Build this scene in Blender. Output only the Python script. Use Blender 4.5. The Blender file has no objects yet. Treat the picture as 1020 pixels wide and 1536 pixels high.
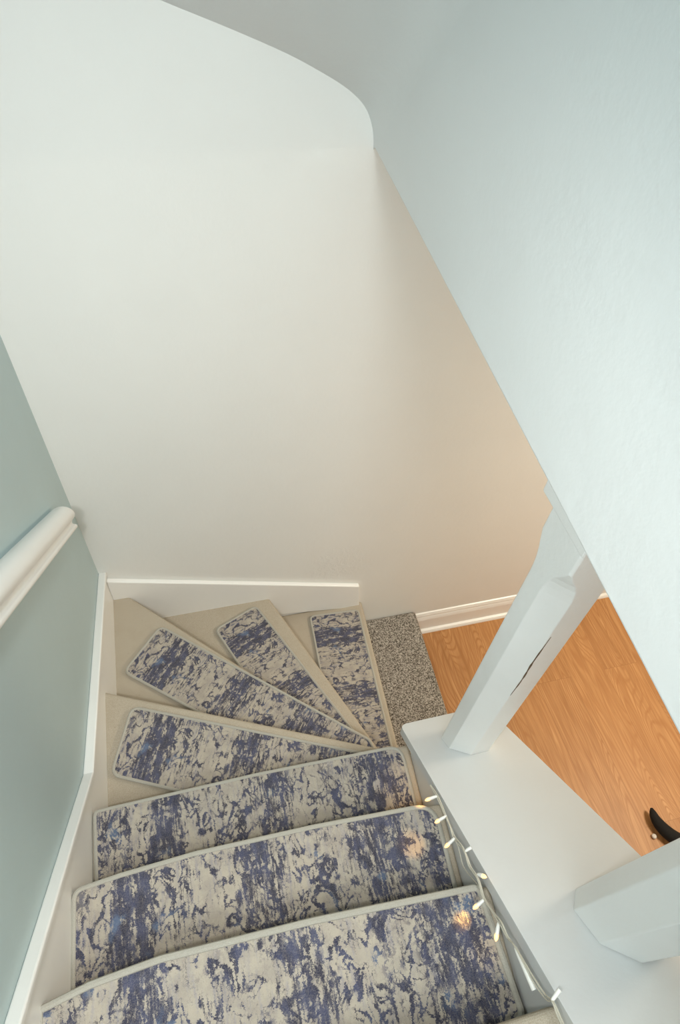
import bpy, bmesh, math, random
from mathutils import Vector, Matrix
random.seed(7)
S = bpy.context.scene
COL = S.collection

# ------------------------------------------------------------------ helpers
def link_mesh(name, bm, mat, parent=None, smooth=False, loc=None, rotz=0):
    bmesh.ops.recalc_face_normals(bm, faces=bm.faces[:])
    me = bpy.data.meshes.new(name)
    bm.to_mesh(me); bm.free()
    if smooth:
        for p in me.polygons: p.use_smooth = True
        me.set_sharp_from_angle(angle=math.radians(40))
    o = bpy.data.objects.new(name, me)
    COL.objects.link(o)
    mats = mat if isinstance(mat, (list, tuple)) else [mat]
    for m in mats: me.materials.append(m)
    if loc is not None: o.location = loc
    o.rotation_euler[2] = rotz
    if parent is not None: o.parent = parent
    return o

def empty(name, loc=(0, 0, 0)):
    o = bpy.data.objects.new(name, None)
    o.empty_display_size = .05
    COL.objects.link(o); o.location = loc
    return o

def tag(o, label=None, cat=None, group=None, kind=None):
    if label: o['label'] = label
    if cat: o['category'] = cat
    if group: o['group'] = group
    if kind: o['kind'] = kind
    return o

def structure(o): o['kind'] = 'structure'; return o

def bevel(o, w, seg=3, ang=30):
    m = o.modifiers.new('bevel', 'BEVEL'); m.width = w; m.segments = seg
    m.limit_method = 'ANGLE'; m.angle_limit = math.radians(ang)
    m.harden_normals = False
    return o

def prism(bm, pts, z0, z1):
    """closed vertical prism over an xy polygon; z0/z1 number or function of (x,y)"""
    f0 = z0 if callable(z0) else (lambda x, y: z0)
    f1 = z1 if callable(z1) else (lambda x, y: z1)
    lo = [bm.verts.new((x, y, f0(x, y))) for x, y in pts]
    hi = [bm.verts.new((x, y, f1(x, y))) for x, y in pts]
    n = len(pts)
    bm.faces.new(lo[::-1]); bm.faces.new(hi)
    for i in range(n):
        bm.faces.new((lo[i], lo[(i+1) % n], hi[(i+1) % n], hi[i]))

def prism_yz(bm, prof, x0, x1):
    """closed prism along x over a yz profile; x0/x1 number or function of y"""
    f0 = x0 if callable(x0) else (lambda y: x0)
    f1 = x1 if callable(x1) else (lambda y: x1)
    a = [bm.verts.new((f0(y), y, z)) for y, z in prof]
    b = [bm.verts.new((f1(y), y, z)) for y, z in prof]
    n = len(prof)
    bm.faces.new(a); bm.faces.new(b[::-1])
    for i in range(n):
        bm.faces.new((a[i], b[i], b[(i+1) % n], a[(i+1) % n]))

def tube(bm, pts, r, seg=8, closed=False, squash=1.0):
    pts = [Vector(p) for p in pts]; n = len(pts); rings = []
    for i, p in enumerate(pts):
        if closed: d = pts[(i+1) % n] - pts[i-1]
        else: d = pts[min(i+1, n-1)] - pts[max(i-1, 0)]
        d.normalize()
        ref = Vector((0, 0, 1)) if abs(d.z) < .9 else Vector((1, 0, 0))
        s = d.cross(ref).normalized(); t = s.cross(d).normalized()
        rr = r[i] if isinstance(r, (list, tuple)) else r
        rings.append([bm.verts.new(p + s*math.cos(a)*rr + t*math.sin(a)*rr*squash)
                      for a in [2*math.pi*k/seg for k in range(seg)]])
    m = n if closed else n-1
    for i in range(m):
        A, B = rings[i], rings[(i+1) % n]
        for k in range(seg):
            bm.faces.new((A[k], A[(k+1) % seg], B[(k+1) % seg], B[k]))
    if not closed:
        bm.faces.new(rings[0][::-1]); bm.faces.new(rings[-1])

def catmull(pts, per=6):
    P = [Vector(p) for p in pts]; out = []
    for i in range(len(P)-1):
        a, b, c, d = P[max(i-1, 0)], P[i], P[i+1], P[min(i+2, len(P)-1)]
        for k in range(per):
            t = k/per
            out.append(.5*((2*b)+(c-a)*t+(2*a-5*b+4*c-d)*t*t+(3*b-a-3*c+d)*t**3))
    out.append(P[-1]); return out

def round_poly(pts, rad, seg=6):
    """round the corners of a polygon; rad is a number or one per corner"""
    n = len(pts); out = []
    for i in range(n):
        p, a, b = Vector(pts[i]), Vector(pts[i-1]), Vector(pts[(i+1) % n])
        r = rad[i] if isinstance(rad, (list, tuple)) else rad
        u, v = (a-p), (b-p)
        L = min(r, u.length*.45, v.length*.45)
        if L < 1e-4: out.append(tuple(p)); continue
        A, B = p+u.normalized()*L, p+v.normalized()*L
        for k in range(seg+1):
            t = k/seg
            q = A*(1-t)**2 + p*2*t*(1-t) + B*t*t
            out.append((q.x, q.y))
    return out

# ------------------------------------------------------------------ materials
def new_mat(name):
    m = bpy.data.materials.new(name); m.use_nodes = True
    nt = m.node_tree; nt.nodes.clear()
    out = nt.nodes.new('ShaderNodeOutputMaterial')
    b = nt.nodes.new('ShaderNodeBsdfPrincipled')
    nt.links.new(b.outputs[0], out.inputs[0])
    return m, nt, b

class NT:
    def __init__(s, nt): s.nt = nt
    def n(s, typ, **kw):
        nd = s.nt.nodes.new(typ)
        for k, v in kw.items(): setattr(nd, k, v)
        return nd
    def l(s, a, b): s.nt.links.new(a, b)
    def math(s, op, a, b=None, c=None, clamp=False):
        nd = s.n('ShaderNodeMath', operation=op); nd.use_clamp = clamp
        for i, v in enumerate((a, b, c)):
            if v is None: continue
            if isinstance(v, (int, float)): nd.inputs[i].default_value = v
            else: s.l(v, nd.inputs[i])
        return nd.outputs[0]
    def noise(s, vec, scale, detail=2, rough=.5, dist=0):
        nd = s.n('ShaderNodeTexNoise'); s.l(vec, nd.inputs['Vector'])
        nd.inputs['Scale'].default_value = scale; nd.inputs['Detail'].default_value = detail
        nd.inputs['Roughness'].default_value = rough; nd.inputs['Distortion'].default_value = dist
        return nd.outputs[0]
    def mapping(s, vec, scale=(1, 1, 1), loc=(0, 0, 0), rot=(0, 0, 0)):
        nd = s.n('ShaderNodeMapping'); s.l(vec, nd.inputs[0])
        nd.inputs['Scale'].default_value = scale; nd.inputs['Location'].default_value = loc
        nd.inputs['Rotation'].default_value = rot
        return nd.outputs[0]
    def smooth(s, v, a, b):
        nd = s.n('ShaderNodeMapRange', interpolation_type='SMOOTHSTEP')
        s.l(v, nd.inputs[0]); nd.inputs[1].default_value = a; nd.inputs[2].default_value = b
        return nd.outputs[0]
    def ramp(s, v, stops):
        nd = s.n('ShaderNodeValToRGB'); s.l(v, nd.inputs[0])
        cr = nd.color_ramp
        while len(cr.elements) < len(stops): cr.elements.new(.5)
        for e, (p, c) in zip(cr.elements, stops): e.position = p; e.color = (*c, 1)
        return nd.outputs[0]
    def mix(s, f, a, b, mode='MIX'):
        nd = s.n('ShaderNodeMix', data_type='RGBA', blend_type=mode)
        for sock, v in ((nd.inputs[0], f), (nd.inputs[6], a), (nd.inputs[7], b)):
            if isinstance(v, (int, float)): sock.default_value = v
            elif isinstance(v, tuple): sock.default_value = (*v, 1)
            else: s.l(v, sock)
        return nd.outputs[2]
    def bump(s, h, strength, dist, bsdf):
        nd = s.n('ShaderNodeBump'); s.l(h, nd.inputs['Height'])
        nd.inputs['Strength'].default_value = strength; nd.inputs['Distance'].default_value = dist
        s.l(nd.outputs[0], bsdf.inputs['Normal'])

def paint(name, col, rough=.5, var=.03, spec=.4, bump=.15, bscale=60, patch=None):
    m, nt, b = new_mat(name); g = NT(nt)
    pos = g.n('ShaderNodeNewGeometry').outputs['Position']
    n1 = g.noise(pos, 3.0, 3, .6)
    v = g.smooth(n1, .3, .7)
    c0 = tuple(x*(1-var) for x in col)
    g.l(g.mix(v, c0, col), b.inputs['Base Color'])
    b.inputs['Roughness'].default_value = rough
    b.inputs['Specular IOR Level'].default_value = spec
    h = g.math('ADD', g.math('MULTIPLY', g.noise(pos, bscale, 3, .6), .4), g.math('MULTIPLY', g.noise(pos, 6, 3, .5), 1.6))
    if patch:
        vec = g.n('ShaderNodeVectorMath', operation='DISTANCE'); g.l(pos, vec.inputs[0]); vec.inputs[1].default_value = patch
        msk = g.math('SUBTRACT', 1, g.smooth(vec.outputs['Value'], .04, .16))
        h = g.math('ADD', h, g.math('MULTIPLY', g.math('MULTIPLY', g.smooth(g.noise(pos, 38, 4, .6, 1.2), .45, .62), msk), 1.3))
    g.bump(h, bump, .004, b)
    return m

M = {}
M['back'] = paint('cream_wall_paint', (.785, .785, .75), .55, .02, .3, .25, patch=(.93, 0, .74))
M['left'] = paint('pale_blue_wall_paint', (.455, .57, .585), .5, .03, .3, .3)
M['white'] = paint('white_wall_paint', (.74, .752, .742), .5, .015, .35, .3)
M['trim'] = paint('white_gloss_trim_paint', (.85, .85, .82), .32, .03, .5, .12)
M['ledge'] = paint('white_ledge_paint', (.695, .715, .715), .38, .03, .5, .25)
M['post'] = paint('white_post_paint', (.86, .875, .86), .4, .05, .45, .5)

def carpet_mat():
    m, nt, b = new_mat('beige_stair_carpet'); g = NT(nt)
    pos = g.n('ShaderNodeNewGeometry').outputs['Position']
    f = g.noise(pos, 700, 2, .6); mid = g.noise(pos, 14, 3, .6)
    c = g.mix(g.smooth(f, .3, .7), (.385, .33, .25), (.51, .45, .36))
    c = g.mix(g.math('MULTIPLY', g.smooth(mid, .45, .75), .35), c, (.40, .34, .255))
    spk = g.smooth(g.noise(pos, 160, 1, .5), .73, .78)
    c = g.mix(g.math('MULTIPLY', spk, .5), c, (.25, .2, .15))
    g.l(c, b.inputs['Base Color']); b.inputs['Roughness'].default_value = .95
    b.inputs['Specular IOR Level'].default_value = .1
    g.bump(f, .6, .002, b)
    return m
M['carpet'] = carpet_mat()

def grey_pile():
    m, nt, b = new_mat('grey_pile_carpet'); g = NT(nt)
    pos = g.n('ShaderNodeNewGeometry').outputs['Position']
    f = g.noise(pos, 190, 3, .75); f2 = g.noise(pos, 170, 2, .7)
    c = g.ramp(f, [(.40, (.055, .048, .04)), (.5, (.30, .27, .23)), (.60, (.62, .57, .50))])
    c = g.mix(g.math('MULTIPLY', g.smooth(f2, .4, .65), .25), c, (.24, .21, .175))
    g.l(c, b.inputs['Base Color']); b.inputs['Roughness'].default_value = 1
    b.inputs['Specular IOR Level'].default_value = .05
    g.bump(f, 1, .006, b)
    return m
M['grey'] = grey_pile()

def rug_mat():
    m, nt, b = new_mat('distressed_blue_rug_pile'); g = NT(nt)
    tc = g.n('ShaderNodeTexCoord').outputs['Object']
    oi = g.n('ShaderNodeSeparateColor'); g.l(g.n('ShaderNodeObjectInfo').outputs['Color'], oi.inputs[0]); rnd = oi.outputs[0]; shx = oi.outputs[1]
    off = g.n('ShaderNodeCombineXYZ'); g.l(g.math('MULTIPLY', rnd, 37.0), off.inputs[0]); g.l(g.math('MULTIPLY', rnd, 91.0), off.inputs[1])
    va = g.n('ShaderNodeVectorMath', operation='ADD'); g.l(tc, va.inputs[0]); g.l(off.outputs[0], va.inputs[1])
    P = va.outputs[0]
    # pile tufts jitter every edge
    jit = g.n('ShaderNodeTexNoise'); g.l(P, jit.inputs['Vector']); jit.inputs['Scale'].default_value = 330; jit.inputs['Detail'].default_value = 1
    js = g.n('ShaderNodeVectorMath', operation='MULTIPLY_ADD'); g.l(jit.outputs['Color'], js.inputs[0]); js.inputs[1].default_value = (.009, .009, 0); g.l(P, js.inputs[2])
    Q = js.outputs[0]
    qx = g.n('ShaderNodeSeparateXYZ'); g.l(tc, qx.inputs[0])
    xw = g.math('ADD', qx.outputs[0], g.math('MULTIPLY', g.math('SUBTRACT', g.noise(g.mapping(Q, (14, 5, 1)), 1, 2, .6), .5), .06))
    u = g.math('FRACT', g.math('ADD', g.math('DIVIDE', xw, .84), shx))
    prof = [(0, .50), (.03, .50), (.05, .12), (.075, .15), (.10, .92), (.17, .95), (.195, .30), (.24, .18), (.28, .42), (.33, .25), (.38, .12), (.42, .62), (.50, .80), (.545, .30),
            (.58, .10), (.64, .50), (.70, .35), (.76, .85), (.85, .80), (.89, .25), (.94, .60), (1, .55)]
    band = g.ramp(u, [(p, (v, v, v)) for p, v in prof])     # woven bands across the length of the mat
    streak = g.noise(g.mapping(Q, (230, 16, 1)), 1, 2, .6)         # worn streaks along the depth
    streak2 = g.noise(g.mapping(Q, (60, 22, 1)), 1, 3, .6, .4)
    blot = g.noise(g.mapping(Q, (36, 30, 1)), 1, 3, .6, .8)
    bm_ = band
    v = g.math('ADD', g.math('MULTIPLY', streak, .45), g.math('ADD', g.math('MULTIPLY', streak2, .25), g.math('MULTIPLY', blot, .30)))
    thr = g.math('SUBTRACT', .612, g.math('MULTIPLY', band, .165))
    dark = g.smooth(g.math('SUBTRACT', v, thr), -.030, .050)
    # broken wandering lines: contours of warped noise fields, thick and thin
    def worm(sc, loc, w, rough=.55):
        f = g.noise(g.mapping(Q, sc, loc), 1, 2.5, rough, .9)
        d = g.math('ABSOLUTE', g.math('SUBTRACT', f, .5))
        wd = g.math('MULTIPLY', g.smooth(g.noise(g.mapping(Q, (16, 16, 1), loc), 1, 2, .6), .42, .62), w)
        return g.smooth(g.math('SUBTRACT', wd, d), -.010, .014)
    crack = g.math('MAXIMUM', worm((19, 14, 1), (3, 5, 0), .040), worm((31, 18, 1), (11, 2, 0), .042))
    crack = g.math('MAXIMUM', crack, g.math('MULTIPLY', worm((46, 30, 1), (7, 9, 0), .05), g.smooth(band, .3, .6)))
    ink = g.math('MAXIMUM', g.math('MULTIPLY', dark, .92), g.math('MULTIPLY', crack, .93), clamp=True)
    tone = g.smooth(g.noise(g.mapping(Q, (45, 18, 1)), 1, 2, .6), .35, .68)
    blue = g.mix(tone, (.016, .019, .050), (.050, .061, .128))
    sky = g.smooth(g.noise(g.mapping(Q, (16, 14, 1)), 1, 2, .5), .62, .72)
    blue = g.mix(g.math('MULTIPLY', sky, .6), blue, (.10, .17, .30))
    base = g.mix(g.smooth(g.noise(Q, 30, 3, .6), .35, .7), (.455, .405, .33), (.365, .325, .275))
    faint = g.smooth(g.noise(g.mapping(Q, (120, 12, 1)), 1, 2, .6), .52, .68)
    base = g.mix(g.math('MULTIPLY', faint, .32), base, (.20, .21, .30))
    c = g.mix(ink, base, blue)
    tuft = g.noise(P, 620, 1, .5)
    c = g.mix(g.math('MULTIPLY', g.smooth(tuft, .35, .7), .13), c, (.55, .51, .45))
    g.l(c, b.inputs['Base Color']); b.inputs['Roughness'].default_value = .95
    b.inputs['Specular IOR Level'].default_value = .12
    g.bump(tuft, .6, .0025, b)
    return m
M['rug'] = rug_mat()

def simple(name, col, rough=.6, spec=.3, scale=400, var=.12, bump=.3, emit=None, es=0):
    m, nt, b = new_mat(name); g = NT(nt)
    pos = g.n('ShaderNodeTexCoord').outputs['Object']
    f = g.noise(pos, scale, 2, .6)
    g.l(g.mix(f, tuple(x*(1-var) for x in col), tuple(min(1, x*(1+var)) for x in col)), b.inputs['Base Color'])
    b.inputs['Roughness'].default_value = rough; b.inputs['Specular IOR Level'].default_value = spec
    if bump: g.bump(f, bump, .002, b)
    if emit:
        b.inputs['Emission Color'].default_value = (*emit, 1); b.inputs['Emission Strength'].default_value = es
    return m
M['binding'] = simple('grey_beige_binding', (.42, .40, .345), .9, .1, 500, .2, .6)
M['wire'] = simple('clear_white_wire', (.55, .52, .43), .35, .5, 100, .05, 0)
M['socket'] = simple('white_plastic_socket', (.82, .81, .76), .4, .5, 100, .03, 0)
M['led'] = simple('warm_lit_bulb', (1, .8, .5), .3, .5, 100, .02, 0, (1.0, .45, .10), 1.45)
M['led_off'] = simple('clear_unlit_bulb', (.85, .85, .82), .2, .6, 100, .02, 0)
M['chip'] = simple('bare_wood_crack', (.16, .11, .07), .8, .1, 200, .3, .3)
M['fur'] = simple('black_cat_fur', (.012, .011, .010), .8, .25, 300, .5, .5)
M['fur_white'] = simple('white_cat_fur', (.72, .68, .62), .9, .1, 300, .1, .5)

def wood_mat():
    m, nt, b = new_mat('oak_plank_floor'); g = NT(nt)
    pos = g.n('ShaderNodeNewGeometry').outputs['Position']
    sx = g.n('ShaderNodeSeparateXYZ'); g.l(pos, sx.inputs[0])
    uv = g.n('ShaderNodeCombineXYZ'); g.l(sx.outputs[1], uv.inputs[0]); g.l(sx.outputs[0], uv.inputs[1])
    P = uv.outputs[0]
    br = g.n('ShaderNodeTexBrick'); g.l(P, br.inputs['Vector'])
    br.offset = .37; br.inputs['Scale'].default_value = 1
    br.inputs['Brick Width'].default_value = 1.15; br.inputs['Row Height'].default_value = .19
    br.inputs['Mortar Size'].default_value = .0006; br.inputs['Mortar Smooth'].default_value = .2
    br.inputs['Color1'].default_value = (0, 0, 0, 1); br.inputs['Color2'].default_value = (1, 1, 1, 1)
    br.inputs['Mortar'].default_value = (.5, .5, .5, 1)
    bid = br.outputs['Color']
    sh = g.n('ShaderNodeVectorMath', operation='MULTIPLY_ADD'); g.l(bid, sh.inputs[0]); sh.inputs[1].default_value = (7.3, 3.1, 0); g.l(P, sh.inputs[2])
    Q = sh.outputs[0]
    fine = g.noise(g.mapping(Q, (4, 170, 1)), 1, 3, .65)
    mid = g.noise(g.mapping(Q, (3.2, 46, 1)), 1, 3, .6, .6)
    # cathedral figure: contour lines of a stretched noise field
    fld = g.noise(g.mapping(Q, (1.0, 5.6, 1)), 1, 1, .4, .35)
    cath = g.math('PINGPONG', g.math('MULTIPLY', fld, 78), 1)
    cath = g.smooth(cath, .40, 1)
    c = g.ramp(mid, [(.3, (.36, .165, .058)), (.55, (.50, .255, .10)), (.75, (.60, .335, .145))])
    c = g.mix(g.math('MULTIPLY', g.math('MULTIPLY', cath, g.smooth(mid, .25, .7)), .72), c, (.31, .115, .030))
    c = g.mix(g.math('MULTIPLY', g.smooth(fine, .45, .68), .55), c, (.34, .13, .036))
    c = g.mix(g.math('MULTIPLY', bid, .22), c, (.66, .33, .12))
    c = g.mix(g.math('MULTIPLY', br.outputs['Fac'], .75), c, (.22, .085, .028))
    g.l(c, b.inputs['Base Color']); b.inputs['Roughness'].default_value = .42
    b.inputs['Specular IOR Level'].default_value = .35
    g.bump(g.math('SUBTRACT', fine, br.outputs['Fac']), .12, .001, b)
    return m
M['wood'] = wood_mat()

# ------------------------------------------------------------------ setting
H = .195
def Z(k): return .2035 + H*(k-1)
SKEW = .06                                   # the right side of the flight narrows slightly up the stairs
def bulk_x(y): return .90 + SKEW*y
def ledge_x(y): return .87 + SKEW*(y+.86)
def ledge_z(x, y): return 1.182 + .935*(-y-.86)

bm = bmesh.new(); prism(bm, [(-.1, -3.6), (4.4, -3.6), (4.4, .1), (-.1, .1)], -.08, 0)
structure(link_mesh('floor', bm, M['wood']))
bm = bmesh.new(); prism(bm, [(-.1, 0), (4.4, 0), (4.4, .1), (-.1, .1)], 0, 4.9)
structure(link_mesh('wall_back', bm, M['back']))
bm = bmesh.new(); prism(bm, [(-.1, -3.6), (0, -3.6), (0, 0), (-.1, 0)], 0, 4.9)
structure(link_mesh('wall_left', bm, M['left']))
bm = bmesh.new(); prism(bm, [(4.3, -3.6), (4.4, -3.6), (4.4, 0), (4.3, 0)], 0, 2.45)
structure(link_mesh('wall_far_right', bm, M['back']))
bm = bmesh.new(); prism(bm, [(1.14, -3.6), (4.3, -3.6), (4.3, -3.5), (1.14, -3.5)], 0, 2.45)
structure(link_mesh('wall_lower_rear', bm, M['back']))
bm = bmesh.new(); prism(bm, [(1.0, -3.6), (4.4, -3.6), (4.4, 0), (1.0, 0)], 2.45, 2.55)
structure(link_mesh('ceiling_lower', bm, M['white']))

# right wall over the stairs: hangs above the ledge, its lower edge is free
bm = bmesh.new()
ys = [0, -.6, -1.0, -1.4, -2.0, -2.8, -3.6]
vis = [(bulk_x(y), y) for y in ys]
prism(bm, vis + [(x+.24, y) for x, y in reversed(vis)],
      lambda x, y: 2.401 - .0165*y, lambda x, y: 2.45 - y*.85 + .05 if y > -2.0 else 4.9)
structure(bevel(link_mesh('wall_right', bm, M['white']), .006, 3))

# sloped plaster ceiling that rounds over into the right wall
bm = bmesh.new()
prof = [(-.08, 2.86), (.2, 2.757), (.34, 2.71), (.476, 2.661), (.60, 2.618), (.704, 2.579), (.77, 2.549), (.82, 2.523), (.855, 2.499),
        (.878, 2.474), (.892, 2.444), (.898, 2.418), (.90, 2.395)]
prof = [(p.x, p.z) for p in catmull([(x, 0, z) for x, z in prof], 4)]
ysl = [0, -.1, -.25, -.5, -.8, -1.2, -1.6, -1.9]
rows = []
for y in ysl:
    rows.append([bm.verts.new((x + (bulk_x(y)-.90)*max(0, min(1, (x-.2)/.7)) , y, z - .85*y)) for x, z in prof])
top = [[bm.verts.new((v.co.x+.05, v.co.y, v.co.z+.12)) for v in r] for r in rows]
for R, flip in ((rows, False), (top, True)):
    for i in range(len(R)-1):
        for j in range(len(prof)-1):
            q = (R[i][j], R[i][j+1], R[i+1][j+1], R[i+1][j])
            bm.faces.new(q[::-1] if flip else q)
for i in range(len(ysl)-1):
    bm.faces.new((rows[i][0], rows[i+1][0], top[i+1][0], top[i][0]))
    bm.faces.new((rows[i][-1], rows[i+1][-1], top[i+1][-1], top[i][-1]))
for e in (0, -1):
    for j in range(len(prof)-1):
        bm.faces.new((rows[e][j], rows[e][j+1], top[e][j+1], top[e][j]))
structure(link_mesh('ceiling', bm, M['white'], smooth=True))

# ------------------------------------------------------------------ the staircase
stairs = tag(empty('staircase', (.45, -.9, 0)), 'winder staircase in thin beige carpet turning down to the wood floor', 'stairs')
inv = Matrix.Translation((-.45, .9, 0))
def child(o, par_loc):
    o.matrix_parent_inverse = Matrix.Translation(par_loc).inverted(); return o

def step(nose, back, k, mat, drop=H+.02, label=None, bev=.011):
    """nose: polyline of the nosing from one end to the other, back: the rest of the polygon"""
    bm = bmesh.new()
    prism(bm, list(nose)+list(back), Z(k)-.045, Z(k))
    a, b = Vector(nose[0]), Vector(nose[-1]); d = (b-a).normalized(); nrm = Vector((d.y, -d.x))
    c = sum((Vector(p) for p in back), Vector((0, 0)))/len(back)
    if nrm.dot(c-a) < 0: nrm = -nrm
    prism(bm, [tuple(Vector(p)+nrm*.024) for p in nose]+list(back), max(0, Z(k)-drop), Z(k)-.03)
    o = link_mesh('step', bm, mat, stairs); child(o, (.45, -.9, 0))
    bevel(o, bev, 4, 40)
    if label: o['label'] = label
    return o
t = .019
def fx(y): return ledge_x(y)+.012
# bottom step in grey pile, then four winders, then the straight flight
step([(1.357, 0), (1.342, -.45), (1.327, -.935)], [(.95, -.935), (1.0, 0)], 1, M['grey'], .2035, 'bottom step in mottled grey pile carpet', .014)
step([(1.059, 0), (1.017, -.935)], [(.93, -.935), (.56, 0)], 2, M['carpet'])
step([(.619, 0), (.988, -.935)], [(.90, -.935), (.02, 0)], 3, M['carpet'])
step([(.066, 0), (.990, -.932)], [(.88, -.943), (0, -.55), (0, 0)], 4, M['carpet'])
step([(0, -.476), (1.011, -.930)], [(.87, -.943), (0, -.965)], 5, M['carpet'])
def straight(pts, yb, k):
    yr = pts[-1][1]
    step(pts, [(fx(yb), yb), (0, yb)], k, M['carpet'])
straight([(0, -.911), (.45, -.912), (fx(-.915), -.917)], -1.16, 6)
straight([(0, -1.121), (.12, -1.115), (.28, -1.110), (.55, -1.115), (fx(-1.12), -1.127)], -1.36, 7)
straight([(0, -1.330), (.1, -1.318), (.22, -1.309), (.5, -1.316), (fx(-1.33), -1.334)], -1.57, 8)
straight([(0, -1.530), (.45, -1.530), (fx(-1.53), -1.530)], -1.78, 9)
straight([(0, -1.740), (.45, -1.740), (fx(-1.74), -1.740)], -1.99, 10)

# ------------------------------------------------------------------ mats on the steps
def stair_mat(pts, rad, k, label, rb=.0055, along=None, lift=0, seed=0, shift=0):
    """pts: first point = front left, second = front right of the mat"""
    z = Z(k)+.001+lift
    a, b = Vector(along[0] if along else pts[0]), Vector(along[1] if along else pts[1])
    ang = math.atan2((b-a).y, (b-a).x)
    dv = Vector((math.cos(ang), math.sin(ang))); nv = Vector((-dv.y, dv.x))
    i0 = min(Vector(p).dot(dv) for p in pts); ic = sum(Vector(p).dot(nv) for p in pts)/len(pts)
    cx, cy = dv*i0+nv*ic
    root = tag(empty('stair_mat', (cx, cy, z)), label, 'stair mat', 'blue distressed mats on the steps')
    root.rotation_euler[2] = ang
    R = Matrix.Rotation(-ang, 2)
    loc = [tuple(R @ (Vector(p)-Vector((cx, cy)))) for p in pts]
    outl = round_poly(loc, rad, 7)
    bm = bmesh.new(); prism(bm, outl, 0, .009)
    pile = link_mesh('pile', bm, M['rug'], root); bevel(pile, .003, 2); pile.color = (seed, shift, 0, 1)
    bm = bmesh.new()
    dense = []
    n = len(outl)
    for i in range(n):
        p, q = Vector(outl[i]), Vector(outl[(i+1) % n]); m = max(1, int((q-p).length/.03))
        for j in range(m):
            w = p+(q-p)*j/m; dense.append((w.x, w.y, .0065))
    tube(bm, dense, rb, 8, True)
    link_mesh('binding', bm, M['binding'], root, True)
    return root
G = .02
stair_mat([(.026, -.908), (.45, -.908), (.852, -.920), (.842, -1.132), (.03, -1.132)], [.012, 0, .04, .02, .02], 6,
          'blue mat on the lowest straight step, directly above the fan of winder steps', .0052, ((0, 0), (1, 0)), 0, .31, .93)
stair_mat([(.024, -1.120), (.12, -1.112), (.28, -1.106), (.55, -1.112), (.843, -1.128), (.830, -1.335), (.022, -1.335)], [.02, 0, 0, 0, .05, .02, .02], 7,
          'blue mat on the second straight step above the winders, between two other wide mats', .006, ((0, 0), (1, 0)), 0, .0, .0)
stair_mat([(.016, -1.331), (.1, -1.315), (.22, -1.306), (.5, -1.313), (.828, -1.333), (.832, -1.545), (.022, -1.545)], [.006, 0, 0, 0, .012, .02, .02], 8,
          'large blue mat nearest the camera, cut by the lower edge of the photo', .007, ((0, 0), (1, 0)), 0, .62, .93)
stair_mat([(.101, -.558), (.841, -.887), (.865, -.928), (.40, -.928), (.032, -.754)], [.03, .01, .01, .005, .03], 5,
          'wedge-cut blue mat on the highest winder step, by the left skirting')
stair_mat([(.188, -.176), (.845, -.761), (.865, -.866), (.47, -.690), (.049, -.333)], [.028, .01, .01, .005, .028], 4,
          'blue mat pointing into the corner of left and back walls')
stair_mat([(.563, -.048), (.890, -.785), (.895, -.845), (.53, -.48), (.384, -.124)], [.025, .01, .01, .005, .025], 3,
          'tilted narrow blue mat with its tip just under the white skirting on the back wall', along=((.563, -.048), (.89, -.785)))
stair_mat([(.806, -.036), (1.029, -.049), (.992, -.835), (.972, -.835), (.790, -.38)], [.022, .018, .005, .005, .01], 2,
          'lowest blue mat, next to the grey carpeted bottom step', along=((1.029, -.049), (.992, -.8)))

# ------------------------------------------------------------------ skirtings
bm = bmesh.new()
def lk(y): return .951+.30*(-y) if y > -.81 else 1.194+.945*(-y-.81)
yl = [0, -.3, -.6, -.78, -.81, -.84, -1.2, -1.6, -2.2]
prism_yz(bm, [(y, lk(y)-.012) for y in yl]+[(-2.2, 1.6), (-.9, .6), (0, .5)], 0, t)
sk = structure(link_mesh('baseboard_left', bm, M['trim']))
bm = bmesh.new()
prism_yz(bm, [(y, lk(y)+.006) for y in yl]+[(y, lk(y)-.014) for y in reversed(yl)], 0, t+.008)
bevel(link_mesh('cap_moulding', bm, M['trim'], sk), .004, 3)
# back skirting, falling to the right with the winders
bm = bmesh.new()
def bk(x): return .925-.352*x
xs = [t, .35, .7, 1.03]
a = [(x, bk(x)) for x in xs]+[(1.045, .38), (t, .55)]
va = [bm.verts.new((x, 0, z)) for x, z in a]; vb = [bm.verts.new((x, -t, z)) for x, z in a]
bm.faces.new(va); bm.faces.new(vb[::-1])
for i in range(len(a)):
    j = (i+1) % len(a); bm.faces.new((va[i], va[j], vb[j], vb[i]))
sk2 = structure(bevel(link_mesh('baseboard_back', bm, M['trim']), .004, 2))
# lower room baseboard with cap profile and shoe moulding
bm = bmesh.new()
pf = [(0, 0), (-.018, 0), (-.018, .115), (-.014, .13), (-.010, .14), (-.012, .15), (-.006, .165), (0, .168)]
prism_yz(bm, pf, 1.345, 4.3)
sk3 = structure(link_mesh('baseboard_lower', bm, M['trim']))
bm = bmesh.new()
prism_yz(bm, [(-.018, 0), (-.036, 0), (-.035, .008), (-.029, .018), (-.018, .022)], 1.345, 4.3)
link_mesh('shoe_moulding', bm, M['trim'], sk3)

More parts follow.
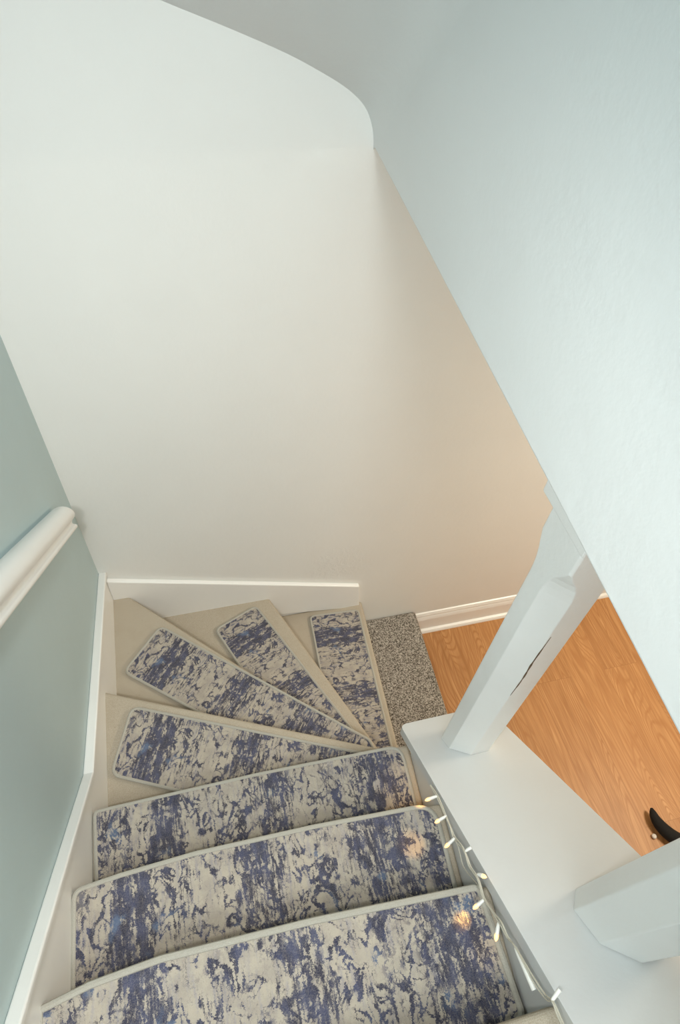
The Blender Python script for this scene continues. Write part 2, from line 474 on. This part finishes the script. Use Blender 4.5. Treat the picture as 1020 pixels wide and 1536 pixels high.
# ------------------------------------------------------------------ half wall and ledge
bm = bmesh.new()
yy = [-.945, -1.3, -1.7, -2.2]
pts = [(fx(y), y) for y in yy]+[(1.118, y) for y in reversed(yy)]
prism(bm, pts, 0, lambda x, y: ledge_z(x, y)-.025)
structure(link_mesh('wall_half', bm, M['ledge']))
bm = bmesh.new()
yy = [-.86, -1.2, -1.6, -2.2]
out = [(1.136, y) for y in yy]
pts = round_poly([(ledge_x(-.86), -.86), (ledge_x(-2.2), -2.2), (1.140, -2.2), (1.136, -.86)], [.022, 0, 0, .004], 6)
prism(bm, pts, lambda x, y: ledge_z(x, y)-.042, ledge_z)
led = bevel(link_mesh('stair_ledge', bm, M['ledge']), .005, 3, 50)
tag(led, 'wide white painted board sloping down the right side of the stairs', 'ledge')

# ------------------------------------------------------------------ posts
def post(x0, y0, w, stop, label, depth, cback, crack=False):
    """x0: left face, y0: near face (smallest y)"""
    root = tag(empty('newel_post', (x0+w/2, y0+w/2, ledge_z(0, y0+w/2))), label, 'post', None)
    o3 = (x0+w/2, y0+w/2, ledge_z(0, y0+w/2))
    bm = bmesh.new(); c = .038
    def loop(zf, c):
        cb = c/.038*cback; dy = depth
        L = [(c, 0), (w-.038, 0), (w, .038), (w, dy-cb), (w-cb, dy), (cb, dy), (0, dy-cb), (0, c)]
        return [bm.verts.new((x0+x, y0+y, zf(x0+x, y0+y))) for x, y in L]
    lv = [(lambda x, y: ledge_z(x, y)+.0005, c), (lambda x, y: stop-.02, c)]
    for f, cc in ((0, .036), (.25, .0325), (.5, .025), (.75, .0135), (1, .004)):
        lv.append(((lambda x, y, f=f: stop+.075*f), cc))
    lv.append((lambda x, y: 2.40, .004))
    loops = [loop(f, cc) for f, cc in lv]
    bm.faces.new(loops[0][::-1]); bm.faces.new(loops[-1])
    for A, B in zip(loops, loops[1:]):
        for i in range(8): bm.faces.new((A[i], A[(i+1) % 8], B[(i+1) % 8], B[i]))
    s = child(link_mesh('shaft', bm, M['post'], root), o3)
    bevel(s, .003, 2, 25)
    bm = bmesh.new()
    prism(bm, [(x0-.006, y0-.006), (x0+w, y0-.006), (x0+w, y0+depth+.03), (x0-.006, y0+depth+.03)], 2.250, 2.40)
    cp = child(link_mesh('capital', bm, M['post'], root), o3); bevel(cp, .003, 2)
    if crack:
        bm = bmesh.new()
        P = catmull([(x0+c, y0-.0002, 1.72), (x0+c+.003, y0-.0002, 1.80), (x0+c+.001, y0-.0004, 1.88), (x0+c+.004, y0-.0002, 1.98)], 6)
        n = len(P)-1
        tube(bm, P, [.0004+.0018*math.sin(math.pi*i/n)*(.7+.3*math.sin(i*1.9)) for i in range(n+1)], 6)
        q = child(link_mesh('paint_crack', bm, M['chip'], root), o3); q['label'] = 'dark crack in the white paint'
    return root
post(.949, -1.027, .126, 2.115, 'chamfered white post at the far lower end of the sloping ledge', .100, .021, True)
post(.945, -1.512, .126, 2.115, 'chamfered white post nearer the camera, cut by the right edge of the photo', .126, .031)

# ------------------------------------------------------------------ handrail on the left wall
bm = bmesh.new()
sl = .83; pr = [(0, .0), (.012, .008), (.026, .012), (.040, .010), (.051, .003), (.058, -.008), (.059, -.018), (.055, -.028), (.047, -.037),
     (.043, -.045), (.044, -.051), (.051, -.054), (.053, -.060), (.050, -.066), (.043, -.068), (0, -.068)]
core = catmull([(x, w, 0) for x, w in pr[1:-1]], 3)
pr = [pr[0]]+[(p.x, p.y) for p in core]+[pr[-1]]
def rz(y): return 1.558+sl*(-y-.195)
ends = []
for y in (-.195, -1.0, -2.2):
    ends.append([bm.verts.new((x, y, rz(y)+w*1.3)) for x, w in pr])
for A, B in zip(ends, ends[1:]):
    for i in range(len(pr)): bm.faces.new((A[i], A[(i+1) % len(pr)], B[(i+1) % len(pr)], B[i]))
bm.faces.new(ends[0]); bm.faces.new(ends[-1][::-1])
hr = link_mesh('handrail', bm, M['trim'], None, True)
tag(hr, 'moulded white handrail fixed along the pale blue left wall', 'handrail')

def spot(name, loc, aim, power, col, ang, rad, blend=1):
    L = bpy.data.lights.new(name, 'SPOT'); L.energy = power; L.color = col
    L.spot_size = math.radians(ang); L.spot_blend = blend; L.shadow_soft_size = rad
    o = bpy.data.objects.new(name, L); COL.objects.link(o); o.location = loc
    o.rotation_euler = (Vector(aim)-Vector(loc)).to_track_quat('-Z', 'Y').to_euler()
    return o

# ------------------------------------------------------------------ string of fairy lights
SL = (.83, -1.3, 1.52)
fl = tag(empty('string_lights', SL), 'string of small warm white fairy lights lying along the right end of the steps', 'string lights')
main = [(.838, -1.095, 1.427), (.836, -1.132, 1.468), (.833, -1.18, 1.493), (.831, -1.205, 1.508), (.83, -1.228, 1.519), (.828, -1.253, 1.558),
        (.827, -1.274, 1.572), (.826, -1.296, 1.579), (.825, -1.314, 1.601), (.824, -1.331, 1.612), (.822, -1.356, 1.616), (.821, -1.38, 1.641),
        (.819, -1.402, 1.679), (.818, -1.426, 1.693), (.817, -1.445, 1.72), (.814, -1.487, 1.766), (.813, -1.512, 1.798), (.812, -1.521, 1.826),
        (.811, -1.548, 1.839), (.81, -1.62, 1.88)]
bm = bmesh.new(); tube(bm, catmull(main, 5), .0016, 6)
twin = [(p[0]-.002, p[1]-.004*math.sin(i*1.7)-.002, p[2]+.004*math.cos(i*2.3)) for i, p in enumerate(main)]
tube(bm, catmull(twin, 5), .0013, 6)
tube(bm, catmull([(.83, -1.228, 1.519), (.834, -1.252, 1.505), (.833, -1.28, 1.50), (.831, -1.304, 1.531), (.824, -1.335, 1.598), (.822, -1.356, 1.616)], 5), .0013, 6)
child(link_mesh('wire', bm, M['wire'], fl, True), SL)
bulbs = [((.836, -1.129, 1.463), (.807, -1.131, 1.456), 1), ((.833, -1.18, 1.493), (.806, -1.186, 1.485), 1), ((.83, -1.23, 1.516), (.805, -1.241, 1.508), 1),
         ((.828, -1.266, 1.571), (.841, -1.263, 1.575), 0), ((.825, -1.316, 1.615), (.834, -1.326, 1.632), 2), ((.822, -1.358, 1.614), (.797, -1.367, 1.606), 1),
         ((.82, -1.401, 1.661), (.805, -1.426, 1.656), 1), ((.817, -1.447, 1.718), (.823, -1.508, 1.72), 3), ((.812, -1.519, 1.824), (.827, -1.51, 1.829), 0)]
GLOW = {(.836, -1.129, 1.463): ((.835, -1.04, 1.18), .7, 40), (.83, -1.23, 1.516): ((.766, -1.201, 1.385), .38, 30),
        (.822, -1.358, 1.614): ((.782, -1.376, 1.58), .13, 62), (.82, -1.401, 1.661): ((.80, -1.43, 1.58), .03, 60)}
for base, tip, kind in bulbs:
    A, B = Vector(base), Vector(tip); d = B-A
    bm = bmesh.new()
    f = {1: .62, 0: 1.0, 2: .55, 3: .95}[kind]; r = {0: .0034, 1: .0037, 2: .0042, 3: .0045}[kind]
    tube(bm, [A-d*.05, A+d*.1, A+d*(f*.6), A+d*f], [r*.6, r*.85, r, r*1.05], 10)
    so = child(link_mesh('bulb', bm, M['socket'], fl, True), SL)
    if kind in (1, 2):
        bm = bmesh.new()
        tube(bm, [A+d*f, A+d*(f+.12), A+d*(f+.28), A+d*1.02], [.0036, .0042, .0034, .0010], 10)
        tp = link_mesh('lit_tip', bm, M['led'], so, True);
        tp['label'] = 'glowing amber bulb tip'
        if base in GLOW:
            aim, en, ang = GLOW[base]
            spot('bulb_glow', A+d*1.06, aim, en*1.7, (1, .50, .10), ang, .002, .9)

# ------------------------------------------------------------------ cat down on the wood floor
def skin_cat():
    V = [((2.49, -1.38, .105), .068), ((2.63, -1.455, .118), .080), ((2.77, -1.515, .125), .074), ((2.84, -1.54, .17), .052), ((2.91, -1.56, .215), .058),
         ((2.965, -1.58, .20), .030), ((2.44, -1.34, .10), .062),
         ((2.50, -1.27, .07), .045), ((2.47, -1.23, .030), .025), ((2.41, -1.215, .020), .019), ((2.36, -1.205, .019), .017),
         ((2.45, -1.46, .06), .045), ((2.42, -1.50, .025), .024), ((2.35, -1.52, .020), .017),
         ((2.78, -1.43, .06), .030), ((2.80, -1.40, .025), .021), ((2.87, -1.40, .018), .018),
         ((2.74, -1.60, .06), .030), ((2.76, -1.64, .025), .021), ((2.83, -1.65, .018), .018),
         ((2.905, -1.525, .275), .016), ((2.90, -1.515, .300), .006), ((2.89, -1.60, .275), .016), ((2.885, -1.61, .300), .006)]
    E = [(0, 1), (1, 2), (2, 3), (3, 4), (4, 5), (0, 6), (0, 7), (7, 8), (8, 9), (9, 10), (0, 11), (11, 12), (12, 13),
         (2, 14), (14, 15), (15, 16), (2, 17), (17, 18), (18, 19), (4, 20), (20, 21), (4, 22), (22, 23)]
    me = bpy.data.meshes.new('cat'); me.from_pydata([v for v, r in V], E, [])
    o = bpy.data.objects.new('cat', me); COL.objects.link(o)
    sm = o.modifiers.new('skin', 'SKIN'); sm.use_smooth_shade = True
    if not me.skin_vertices:
        bpy.context.view_layer.objects.active = o
    for i, (v, r) in enumerate(V):
        me.skin_vertices[0].data[i].radius = (r, r)
    me.skin_vertices[0].data[1].use_root = True
    ss = o.modifiers.new('sub', 'SUBSURF'); ss.levels = 2; ss.render_levels = 2
    dg = bpy.context.evaluated_depsgraph_get()
    ev = o.evaluated_get(dg); me2 = bpy.data.meshes.new_from_object(ev)
    o.modifiers.clear(); o.data = me2
    tb = bmesh.new(); tb.from_mesh(me2)                 # bushy tail curling over the floor
    tp = [((2.46, -1.345, .095), .034), ((2.37, -1.325, .068), .034), ((2.29, -1.297, .046), .035), ((2.236, -1.272, .038), .036), ((2.196, -1.241, .036), .0355),
          ((2.165, -1.206, .034), .034), ((2.145, -1.170, .033), .031), ((2.135, -1.134, .034), .025), ((2.136, -1.106, .036), .017), ((2.139, -1.088, .038), .006)]
    tube(tb, catmull([q for q, r in tp], 4), [p.x*.84 for p in catmull([(r, 0, 0) for q, r in tp], 4)], 12)
    bmesh.ops.recalc_face_normals(tb, faces=tb.faces[:]); tb.to_mesh(me2); tb.free()
    me2.materials.clear(); me2.materials.append(M['fur']); me2.materials.append(M['fur_white'])
    for p in me2.polygons:
        p.use_smooth = True; c = p.center
        if (c - Vector((2.37, -1.207, .02))).length < .06 or (c - Vector((2.36, -1.52, .02))).length < .05 or (c - Vector((2.87, -1.40, .02))).length < .05 or (c-Vector((2.83, -1.65, .02))).length < .05:
            p.material_index = 1
    return o
cat = skin_cat()
tag(cat, 'black cat with only its curved tail in view on the wood floor', 'cat')
bm = bmesh.new(); bmesh.ops.create_uvsphere(bm, u_segments=10, v_segments=8, radius=.011, matrix=Matrix.Translation((2.105, -1.192, .009)) @ Matrix.Scale(.7, 4, (0, 0, 1)))
cr = link_mesh('crumb', bm, M['fur_white'], None, True); tag(cr, 'tiny pale speck lying on the wood floor below the black tail', 'crumb')

# ------------------------------------------------------------------ lights
def area(name, loc, aim, size, power, col, shape='DISK', spread=180):
    L = bpy.data.lights.new(name, 'AREA'); L.shape = shape; L.size = size; L.energy = power; L.color = col; L.spread = math.radians(spread)
    o = bpy.data.objects.new(name, L); COL.objects.link(o); o.location = loc
    o.rotation_euler = (Vector(aim)-Vector(loc)).to_track_quat('-Z', 'Y').to_euler()
    return o
spot('camera_flash', (.25, -1.53, 3.11), (.38, -.3, 1.25), 46, (1, 1, .97), 112, .035)  # flash added just above and left of the camera, not a fitted lamp
area('upstairs_daylight', (.35, -2.35, 4.6), (.48, -.5, 1.6), .9, 50, (.95, 1.0, .99))
area('lower_room_lamp', (2.9, -1.05, 2.40), (2.7, -.95, 0), .6, 46, (1, .87, .68))
W = bpy.data.worlds.new('world'); S.world = W; W.use_nodes = True
W.node_tree.nodes['Background'].inputs[0].default_value = (.80, .90, 1, 1)
W.node_tree.nodes['Background'].inputs[1].default_value = 1.2

# ------------------------------------------------------------------ camera
cam = bpy.data.cameras.new('camera'); co = bpy.data.objects.new('camera', cam); COL.objects.link(co)
cam.sensor_fit = 'VERTICAL'; cam.sensor_height = 36; cam.sensor_width = 24
cam.lens = 970.68/1536*36; cam.clip_start = .02
r = Vector((.96867112, -.23989237, .0642488)); u = Vector((.14853308, .76696098, .62426660)); b = r.cross(u)
co.matrix_world = Matrix(((r.x, u.x, b.x, .42144759), (r.y, u.y, b.y, -1.45920336), (r.z, u.z, b.z, 3.00912939), (0, 0, 0, 1)))
S.camera = co
S.view_settings.view_transform = 'Standard'
S.view_settings.look = 'None'
S.view_settings.exposure = .07
S.view_settings.gamma = 1
S.view_settings.use_curve_mapping = False
